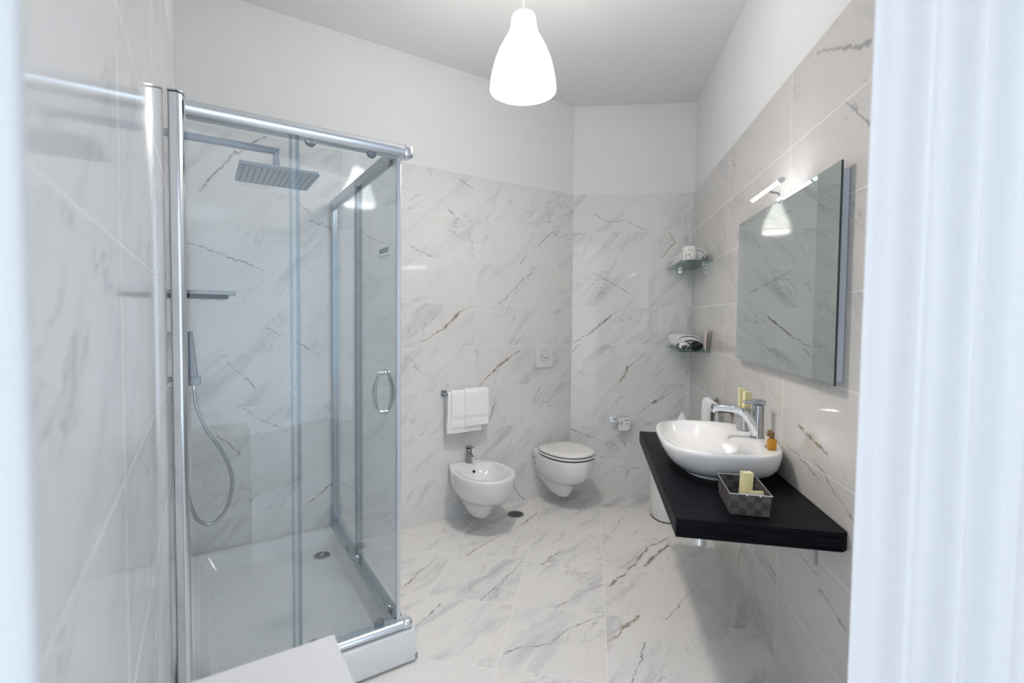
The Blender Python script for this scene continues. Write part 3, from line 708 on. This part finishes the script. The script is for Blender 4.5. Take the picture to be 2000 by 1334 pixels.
def bundle(name, label, loc, rot, L, W, Hh, curl=True, seed=1):
    """folded or rolled towel: spiral section swept along its length"""
    t = thing(name, label, 'towel', loc, rot)
    rnd = random.Random(seed); b = MB()
    n = 40; rings = []
    for j in range(15):
        f = j/14; x = -L/2+L*f; e = (1-abs(2*f-1)**6)**.5 if 0 < f < 1 else .0
        e = .80+.20*e
        rings.append([(x, W/2*e*se(2*pi*i/n, 2.6)[0]+.004*sin(7*f+i*.3), max(0., Hh/2*(1+e*se(2*pi*i/n, 2.4)[1]*(1+.05*sin(5*f+1))))) for i in range(n)])
    b.loft(rings); b.build('towel_body', M_towel, t, angle=70)
    b = MB()
    for s_ in (0, 1):
        pass
    # overlapping outer fold
    pr_ = []
    for i in range(21):
        a = radians(-30+200*i/20); pr_.append((W/2*1.03*se(a, 2.6)[0], Hh/2*(1+1.06*se(a, 2.4)[1])))
    rs_ = []
    for j in range(11):
        x = -L/2*.985+L*.985*j/10
        rs_.append([(x, yy, max(0., zz+.0025)) for yy, zz in pr_]+[(x, yy*.93, (zz-Hh/2)*.93+Hh/2) for yy, zz in reversed(pr_)])
    b.loft(rs_); b.build('outer_fold', M_towel, t, angle=60)
    return t
bundle('rolled_towel', 'white rolled towel lying on the upper glass shelf behind the toilet roll', FR(.29, .098, 1.8005), TH_R+.0, .50, .15, .085, seed=2)
roll('toilet_roll', 'printed toilet roll standing on the upper glass shelf in the corner', FR(.615, .140, 1.8005), TH_R, 'z', .046, .090)
bundle('folded_towel', 'white folded towel lying on the lower glass shelf behind the black and white pouch', FR(.27, .110, 1.2005), TH_R, .44, .155, .095, seed=5)
pc = thing('gift_pouch', 'black and white patterned pouch with black strap lying on the lower glass shelf', 'pouch', FR(.560, .112, 1.2005), TH_R-pi/2)
def blob(cx, cy, cz, a, b_, c, n=24, m=12, jit=.0, seed=0):
    r = random.Random(seed); rg = []
    for j in range(1, m):
        ph_ = -pi/2+pi*j/m
        rg.append([(cx+a*cos(ph_)*cos(2*pi*i/n)*(1+jit*sin(3*i+j)), cy+b_*cos(ph_)*sin(2*pi*i/n)*(1+jit*cos(2*i-j)), max(0.0, cz+c*sin(ph_)*(1+jit*sin(i*1.7)))) for i in range(n)])
    return rg
MB().loft(blob(.035, 0, .026, .060, .046, .028, jit=.03)).build('pouch_body', printmat('pouch_print', (.82, .80, .80), (.02, .02, .02), 60, .44), pc, angle=80)
MB().loft(blob(-.035, 0, .028, .042, .048, .029, jit=.04)).build('gathered_top', mat('black_fabric', (.012, .012, .013), .8, bump=.6), pc, angle=80)
b = MB().tube(bez([(.03, -.02, .056), (.0, .01, .064), (-.03, .012, .062), (-.06, -.008, .05), (-.078, .01, .034), (-.09, .02, .024), (-.078, -.01, .014)], 6), .0045, 8); b.build('strap', M_rubber, pc)
cd = thing('leaflet', 'small pinkish printed card leaning at the end of the lower glass shelf', 'card', FR(.615, .030, 1.2005), TH_R)
Tm = Matrix.Rotation(radians(-9), 4, 'X')@Matrix.Rotation(.45, 4, 'Z')
MB().box(-.036, .036, -.0015, .0, .0, .135, T=Matrix.Rotation(radians(10), 4, 'Y')@Matrix.Translation((0, -.0, .0065))).build('card_front', printmat('card_print', (.72, .60, .57), (.35, .30, .30), 40, .6), cd, smooth=False)
MB().box(-.036, .036, -.0005, .0005, .0, .135, T=Matrix.Rotation(radians(10), 4, 'Y')@Matrix.Rotation(radians(-9), 4, 'X')@Matrix.Translation((0, .004, .0065))).build('card_back', mat('card_paper', (.62, .58, .55), .7), cd, smooth=False)

# ------------------------------------------------------------------ mirror and its lamp
MO = .035
mi = thing('wall_mirror', 'rectangular frameless mirror standing off the right marble wall above the washbasin', 'mirror', FR(1.85, 0, 1.555), TH_R)
mw, mh = .515, .345
MB().box(-mw+.05, mw-.018, -.028, -.001, -mh+.010, mh-.022).build('backing_box', mat('backing_metal', (.66, .70, .76), .45, .0), mi, bevel=.001)
mm, nt, pb = newmat('mirror_silver'); pb.inputs['Metallic'].default_value = 1; pb.inputs['Roughness'].default_value = .0; pb.inputs['Base Color'].default_value = (.62, .675, .655, 1)
MB().box(-mw, mw, -MO+.0012, -.0281, -mh, mh).build('glass_edge', mat('mirror_edge', (.03, .045, .045), .2), mi, smooth=False)
MB().box(-mw+.0015, mw-.0015, -MO, -MO+.0011, -mh+.0015, mh-.0015).build('mirror_glass', mm, mi, smooth=False)
ml = thing('mirror_lamp', 'slim lit tube lamp on a small chrome arm above the mirror', 'wall lamp', FR(1.885, 0, 1.918), TH_R)
LV = .090
M_tube = emat('lamp_tube_light', (.92, .96, 1.), 8)
MB().tube([(-.155, -LV, .012), (.155, -LV, .012)], .0072, 16).build('light_tube', M_tube, ml)
for s_ in (-1, 1): MB().tube([(s_*.155, -LV, .012), (s_*.168, -LV, .012)], .0105, 16).build('end_cap', M_chrome, ml)
MB().bar((0, -.028, .0), (0, -LV+.006, .014), .022, .006).build('arm', M_chrome, ml, bevel=.001)
MB().box(-.020, .020, -.040, -.0285, -.030, .012).build('clamp', M_chrome, ml, bevel=.002)

# ------------------------------------------------------------------ washbasin top
CT = .775
ct = thing('countertop', 'thick black stained wooden washstand top fixed to the right marble wall', 'countertop', FR(0, 0, 0), TH_R)
MB().prism([(1.20, -.0005), (2.405, -.0005), (2.420, -.018), (2.405, -.498), (1.20, -.498)], CT-.060, CT).build('wooden_slab', M_wood, ct, bevel=.002)
for x in (1.40, 2.20):
    b = MB().box(x-.02, x+.02, -.012, -.001, CT-.20, CT-.0605); b.box(x-.02, x+.02, -.38, -.001, CT-.072, CT-.0605); b.build('support_bracket', M_steel, ct)

bs = thing('washbasin', 'white oval-cornered countertop washbasin with wide rim on the black wooden top', 'washbasin', FR(1.785, .245, CT), TH_R)
def brg(z, hx, yf, yb, nx=3.0, N=72, ox=0, crn=3.0):
    cy = (yb-yf)/2; hy = (yb+yf)/2; o = []
    for i in range(N):
        th = 2*pi*i/N; c, s_ = cos(th), sin(th); n_ = nx if s_ < 0 else crn
        a = (abs(c)**(2/n_))*(1 if c >= 0 else -1); b_ = (abs(s_)**(2/n_))*(1 if s_ >= 0 else -1)
        o.append((ox+hx*a, cy+hy*b_, z))
    return o
# yf: reach toward the room (-y), yb: reach toward the wall (+y)
R_ = [brg(.0005, .215, .135, .165), brg(.010, .215, .135, .165), brg(.013, .222, .142, .172), brg(.020, .245, .162, .192), brg(.040, .280, .190, .215), brg(.065, .300, .210, .226), brg(.090, .310, .222, .231), brg(.115, .315, .230, .234),
      brg(.126, .314, .230, .233), brg(.131, .310, .226, .229), brg(.131, .298, .214, .219),
      brg(.128, .287, .205, .075, crn=2.6), brg(.118, .280, .199, .066, crn=2.6), brg(.085, .262, .185, .055, crn=2.6), brg(.055, .225, .155, .030, crn=2.6), brg(.036, .15, .11, -.01, crn=2.4), brg(.031, .04, .03, .0)]
bb = MB().loft(R_[:11], True, False)
bb.loft(R_[10:], False, True)
bb = MB().loft(R_); bb.build('basin_bowl', M_ceramic, bs, angle=50)
b = MB().lathe([(.022, .0335), (.024, .037), (.018, .040)], 24, (0, -.045)); b.build('drain_plug', M_chrome, bs)
tp = MB(); tp.lathe([(.030, .1305), (.030, .134), (.026, .137), (.0235, .145), (.0225, .20), (.0235, .250), (.0235, .272)], 32, (0, .182))
tap = tp.build('basin_tap', M_chrome_dk, bs)
b = MB().tube(bez([(.0, .176, .139), (.006, .166, .165), (.012, .150, .200), (.012, .122, .235), (.006, .090, .249), (0, .040, .253), (0, -.0, .250)], 8), [.020-.0065*i/48 for i in range(49)], 18, flat=(1.0, 1.0)); b.build('curved_spout', M_chrome, tap, angle=80)
MB().tube([(0, .003, .247), (0, .001, .233)], .0125, 18).build('aerator', M_chrome, tap)
MB().loft([[(x*w_, y, z+q) for x, q in ((-1, -h_), (1, -h_), (1, h_), (-1, h_))] for y, z, w_, h_ in ((.208, .2825, .019, .011), (.180, .285, .021, .0105), (.150, .284, .016, .007), (.122, .281, .012, .004))]).build('lever', M_chrome_dk, tap, bevel=.003)
tr = thing('drain_trap', 'chrome bottle trap pipe under the black washstand top', 'drain pipe', FR(2.10, .36, 0), TH_R)
MB().lathe([(.020, .56), (.024, .565), (.024, .700), (.020, .7145)], 28).build('trap_cup', M_chrome, tr)
MB().tube([(0, .02, .665), (0, .34, .665)], .014, 16).build('outlet_pipe', M_chrome, tr)
MB().lathe([(.034, -.0), (.034, .004)], 24).build('wall_rosette', M_chrome, tr)
o = bpy.data.objects['wall_rosette']; o.rotation_euler = (pi/2, 0, 0); o.location = (0, .358, .665)

# things on the basin and the top
RZ = CT+.131
tb = thing('tumbler', 'brushed steel tumbler on the rear rim of the washbasin, holding two soap boxes', 'tumbler', FR(1.645, .078, RZ+.0005), TH_R)
MB().lathe([(.0285, 0), (.0300, .002), (.0310, .100), (.0298, .100), (.0288, .004), (.005, .004)], 32).build('cup', M_steel, tb)
M_yel = mat('pale_yellow_card', (.78, .72, .42), .6, noise=.03)
M_yel2 = mat('yellow_card_print', (.62, .56, .30), .6)
def soapbox(label, loc, T, w_=.032, d_=.020, h_=.075, group=None, rot=0):
    t = thing('soap_box', label, 'soap box', loc, rot, group)
    MB().box(-w_/2, w_/2, -d_/2, d_/2, 0, h_, T=T).build('carton', M_yel, t, bevel=.0008)
    b = MB()
    b.box(-w_*.38, w_*.38, -d_/2-.0004, -d_/2, h_*.72, h_*.72+.0010, T=T)
    b.build('label_print', M_yel2, t, smooth=False)
    return t
soapbox('pale yellow soap box standing in the steel tumbler, nearer the wall', FR(1.634, .082, RZ+.086), Matrix.Rotation(-.05, 4, 'Y'), .030, .018, .105, rot=TH_R+pi/2+.1)
soapbox('pale yellow soap box standing in the steel tumbler, in front of its twin', FR(1.655, .072, RZ+.074), Matrix.Rotation(.03, 4, 'Y'), .034, .019, .105, rot=TH_R+pi/2+.3)
M_amb = bpy.data.materials.new('amber_liquid'); M_amb.use_nodes = True
pb = M_amb.node_tree.nodes['Principled BSDF']; pb.inputs['Base Color'].default_value = (.80, .42, .03, 1); pb.inputs['Transmission Weight'].default_value = .55; pb.inputs['Roughness'].default_value = .08
M_cap = mat('brown_metal_cap', (.20, .12, .05), .3, .6)
def bottle(label, loc, rot, lab=False):
    t = thing('toiletry_bottle', label, 'bottle', loc, rot)
    MB().loft([rr(-.0155, .0155, -.010, .010, .006, 0), rr(-.0165, .0165, -.011, .011, .007, .002), rr(-.0165, .0165, -.011, .011, .007, .038), rr(-.014, .014, -.009, .009, .006, .042), rr(-.006, .006, -.006, .006, .0058, .044), rr(-.006, .006, -.006, .006, .0058, .048)]).build('bottle_body', M_amb, t)
    MB().lathe([(.0085, .0455), (.0085, .0665), (.0075, .068)], 20).build('bottle_cap', M_cap, t)
    if lab: MB().box(-.0172, .0172, -.0120, -.0112, .008, .044).build('paper_label', mat('label_paper', (.80, .74, .70), .7), t)
    return t
bottle('amber toiletry bottle with brown cap at the near end of the washbasin rim', FR(1.985, .074, RZ+.0005), TH_R+pi/2)
bottle('amber toiletry bottle with white label, just behind the other amber bottle', FR(1.948, .070, RZ+.0005), TH_R+1.2, True)

# woven basket
bk = thing('woven_basket', 'grey woven strap basket with chrome wire rim on the black washstand top', 'basket', FR(2.238, .250, CT+.0005), TH_R+radians(-3.5))
bl, bw_, bh = .098, .058, .070
M_st = mat('grey_strap', (.105, .092, .088), .75, bump=.5, bscale=300); M_st2 = mat('grey_strap_dark', (.060, .050, .048), .75, bump=.5, bscale=300)
b = MB()
def wall_w(p0, p1, nx_, nz=3):
    p0, p1 = Vector(p0), Vector(p1); t = (p1-p0)/nx_; nn = Vector((t.y, -t.x, 0)).normalized()
    for i in range(nx_):
        for j in range(nz):
            o = .0018 if (i+j) % 2 else .0002
            a = p0+t*i; c = p0+t*(i+1); z0 = bh*j/nz; z1 = bh*(j+1)/nz; fl = (z0+z1)/2/bh*.006
            q = [a+nn*(o+fl), c+nn*(o+fl), c-nn*.0012+nn*fl, a-nn*.0012+nn*fl]
            g_ = .0006
            b.add([(v_.x, v_.y, z0+g_*0) for v_ in q]+[(v_.x, v_.y, z1-.0004) for v_ in q], [(0, 1, 2, 3), (7, 6, 5, 4), (0, 4, 5, 1), (1, 5, 6, 2), (2, 6, 7, 3), (3, 7, 4, 0)], (i+j) % 2)
wall_w((-bl, -bw_, 0), (bl, -bw_, 0), 8); wall_w((bl, -bw_, 0), (bl, bw_, 0), 5); wall_w((bl, bw_, 0), (-bl, bw_, 0), 8); wall_w((-bl, bw_, 0), (-bl, -bw_, 0), 5)
b.box(-bl, bl, -bw_, bw_, .0, .003, 0)
b.build('woven_body', [M_st, M_st2], bk, smooth=False)
q = .006; cc = [(-bl-q, -bw_-q, bh), (bl+q, -bw_-q, bh), (bl+q, bw_+q, bh), (-bl-q, bw_+q, bh)]
b = MB()
for i in range(4): b.tube([cc[i], cc[(i+1) % 4]], .0018, 10)
b.build('wire_rim', M_chrome, bk)
b = MB()
for y in (-.012, .028): MB().box(bl+.0035, bl+.0085, y-.003, y+.003, bh-.004, bh+.0025).build('rim_staple', M_chrome, bk)
soapbox('pale yellow soap box standing upright in the woven basket', FR(2.235, .242, CT+.004), Matrix.Rotation(.04, 4, 'Y'), .036, .024, .108, rot=TH_R+pi/2+.25)
Tm = Matrix.Translation((0, .034, .036))@Matrix.Rotation(radians(70), 4, 'X')
soapbox('pale yellow soap box lying on its side in the woven basket', FR(2.285, .236, CT+.004), Tm, .044, .024, .075, rot=TH_R+pi/2+.15)

# folded tissue behind the basin
b = MB(); rg = []
for j in range(13):
    f = j/12; w_ = .045*(1-f**1.6)+.002; rg.append([(w_*cos(2*pi*i/16)*(1+.15*sin(3*2*pi*i/16+f*2)), .022*(1-f)*sin(2*pi*i/16)+.004+.010*f, .130*f) for i in range(16)])
tag(MB().loft(rg).build('folded_tissue', mat('tissue_paper', (.84, .84, .84), .9, bump=.4), loc=FR(1.285, .285, CT+.0005), rot=TH_R+pi/2, angle=60), 'white folded tissue standing in a peak on the far end of the black top', 'tissue')

# waste bin
wb = thing('waste_bin', 'white oval waste bin on the floor under the far end of the black top', 'waste bin', FR(.44, .235, 0), TH_R)
def ov(z, a, b_, n=48): return [(a*cos(2*pi*i/n), b_*sin(2*pi*i/n), z) for i in range(n)]
MB().loft([ov(.008, .145, .098), ov(.014, .148, .101), ov(.10, .152, .106), ov(.30, .160, .114), ov(.375, .160, .116), ov(.405, .154, .110), ov(.410, .146, .102), ov(.405, .140, .096), ov(.30, .148, .104), ov(.02, .140, .094)]).build('bin_body', M_plastic, wb, angle=60)
MB().loft([ov(.0005, .147, .100), ov(.008, .147, .100)]).build('bin_base', M_rubber, wb)

# ------------------------------------------------------------------ pendant lamp
pl_ = thing('pendant_lamp', 'bell-shaped white glowing pendant lamp hanging from the ceiling', 'pendant lamp', (.0365, 2.09, 2.375), 0)
PR = [(.020, .318), (.030, .320), (.045, .314), (.051, .300), (.0525, .280), (.056, .258), (.066, .232), (.082, .205), (.100, .170), (.116, .130), (.128, .088), (.136, .050), (.140, .012), (.140, .0), (.137, .0)]
PRI = [(r-.003, z) for r, z in reversed(PR[1:-1])]
M_shade = emat('glowing_shade', (1., .96, .915), 11.)
MB().lathe(PR+PRI+[(.018, .315)], 56, cap0=False, cap1=False).build('lamp_shade', M_shade, pl_, angle=60)
MB().tube([(0, 0, .31), (0, 0, CEIL-2.375-.02)], .0028, 8).build('cord', M_plastic, pl_)
MB().lathe([(.045, CEIL-2.375-.0005), (.045, CEIL-2.375-.03), (.01, CEIL-2.375-.045)], 28).build('ceiling_rose', M_plastic, pl_)
MB().lathe([(.022, .318), (.022, .235), (.018, .23)], 20).build('bulb_holder', M_plastic, pl_)
MB().loft(blob(0, 0, .170, .032, .032, .045, 20, 10)).build('bulb', emat('bulb_light', (1., .92, .84), 420), pl_)

# ------------------------------------------------------------------ white cabinet in front of the shower, only its top in view
cb_ = thing('white_cabinet', 'white cabinet against the left wall in front of the shower, only its flat top showing', 'cabinet', FB(-2.62, 0), TH_B)
M_cab = mat('white_lacquer', (.74, .74, .75), .3, noise=.01)
MB().box(.002, .285, -2.42, -2.09, .04, .772).build('cabinet_body', M_cab, cb_)
MB().box(.002, .300, -2.425, -2.075, .772, .80).build('cabinet_top', M_cab, cb_, bevel=.002)
d = MB().box(.286, .300, -2.415, -2.095, .05, .765).build('door', M_cab, cb_, bevel=.002)
MB().tube([(.302, -2.12, .55), (.318, -2.12, .55), (.318, -2.12, .65), (.302, -2.12, .65)], .004, 8).build('door_handle', M_chrome, d)
MB().box(.01, .27, -2.41, -2.11, .0, .04).build('plinth', M_cab, cb_)

# ------------------------------------------------------------------ curtains
def curtain(name, label, path, amp, wl, z0, z1, ph=0, lean=0):
    P = [Vector(p) for p in path]; cum = [0]
    for a, b_ in zip(P, P[1:]): cum.append(cum[-1]+(b_-a).length)
    Lt = cum[-1]; n = int(Lt/.006); NZ = 24; vs = []; rnd = random.Random(3)
    for j in range(NZ+1):
        fz = j/NZ; z = z0+(z1-z0)*fz
        for i in range(n+1):
            s_ = Lt*i/n; k = 0
            while k < len(cum)-2 and cum[k+1] < s_: k += 1
            f = (s_-cum[k])/(cum[k+1]-cum[k]); p = P[k].lerp(P[k+1], f); t = (P[k+1]-P[k]).normalized(); nn = Vector((-t.y, t.x))
            A = amp*(1+.35*sin(s_*9+1)+.15*(1-fz))
            w_ = A*sin(2*pi*s_/wl+ph+.9*sin(s_*11)+.5*sin(fz*2+s_*5))+.35*A*sin(2*pi*s_/wl*2.3+1+fz*.8)
            p = p+nn*w_+t*lean*(fz-.5)
            vs.append((p.x, p.y, z))
    fs = [(j*(n+1)+i, j*(n+1)+i+1, (j+1)*(n+1)+i+1, (j+1)*(n+1)+i) for j in range(NZ) for i in range(n)]
    o = MB().add(vs, fs).build(name, M_curt, angle=180)
    so = o.modifiers.new('thick', 'SOLIDIFY'); so.thickness = .0006
    return o
tag(curtain('curtain', '', [(.559, .752), (.85, .80), (1.10, .74), (1.42, .66)], .014, .105, .02, CEIL-.02, lean=.02), 'sheer white curtain hanging at the right edge of the view', 'curtain')
tag(curtain('curtain', '', [(-.262, .262), (-.31, .215), (-.40, .17), (-.50, .14), (-.51, .11), (-.40, .135), (-.30, .175)], .006, .05, .02, CEIL-.02), 'sheer white curtain at the far left edge in front of the marble wall', 'curtain')  # path doubles back: second layer added to dim the sheer cloth
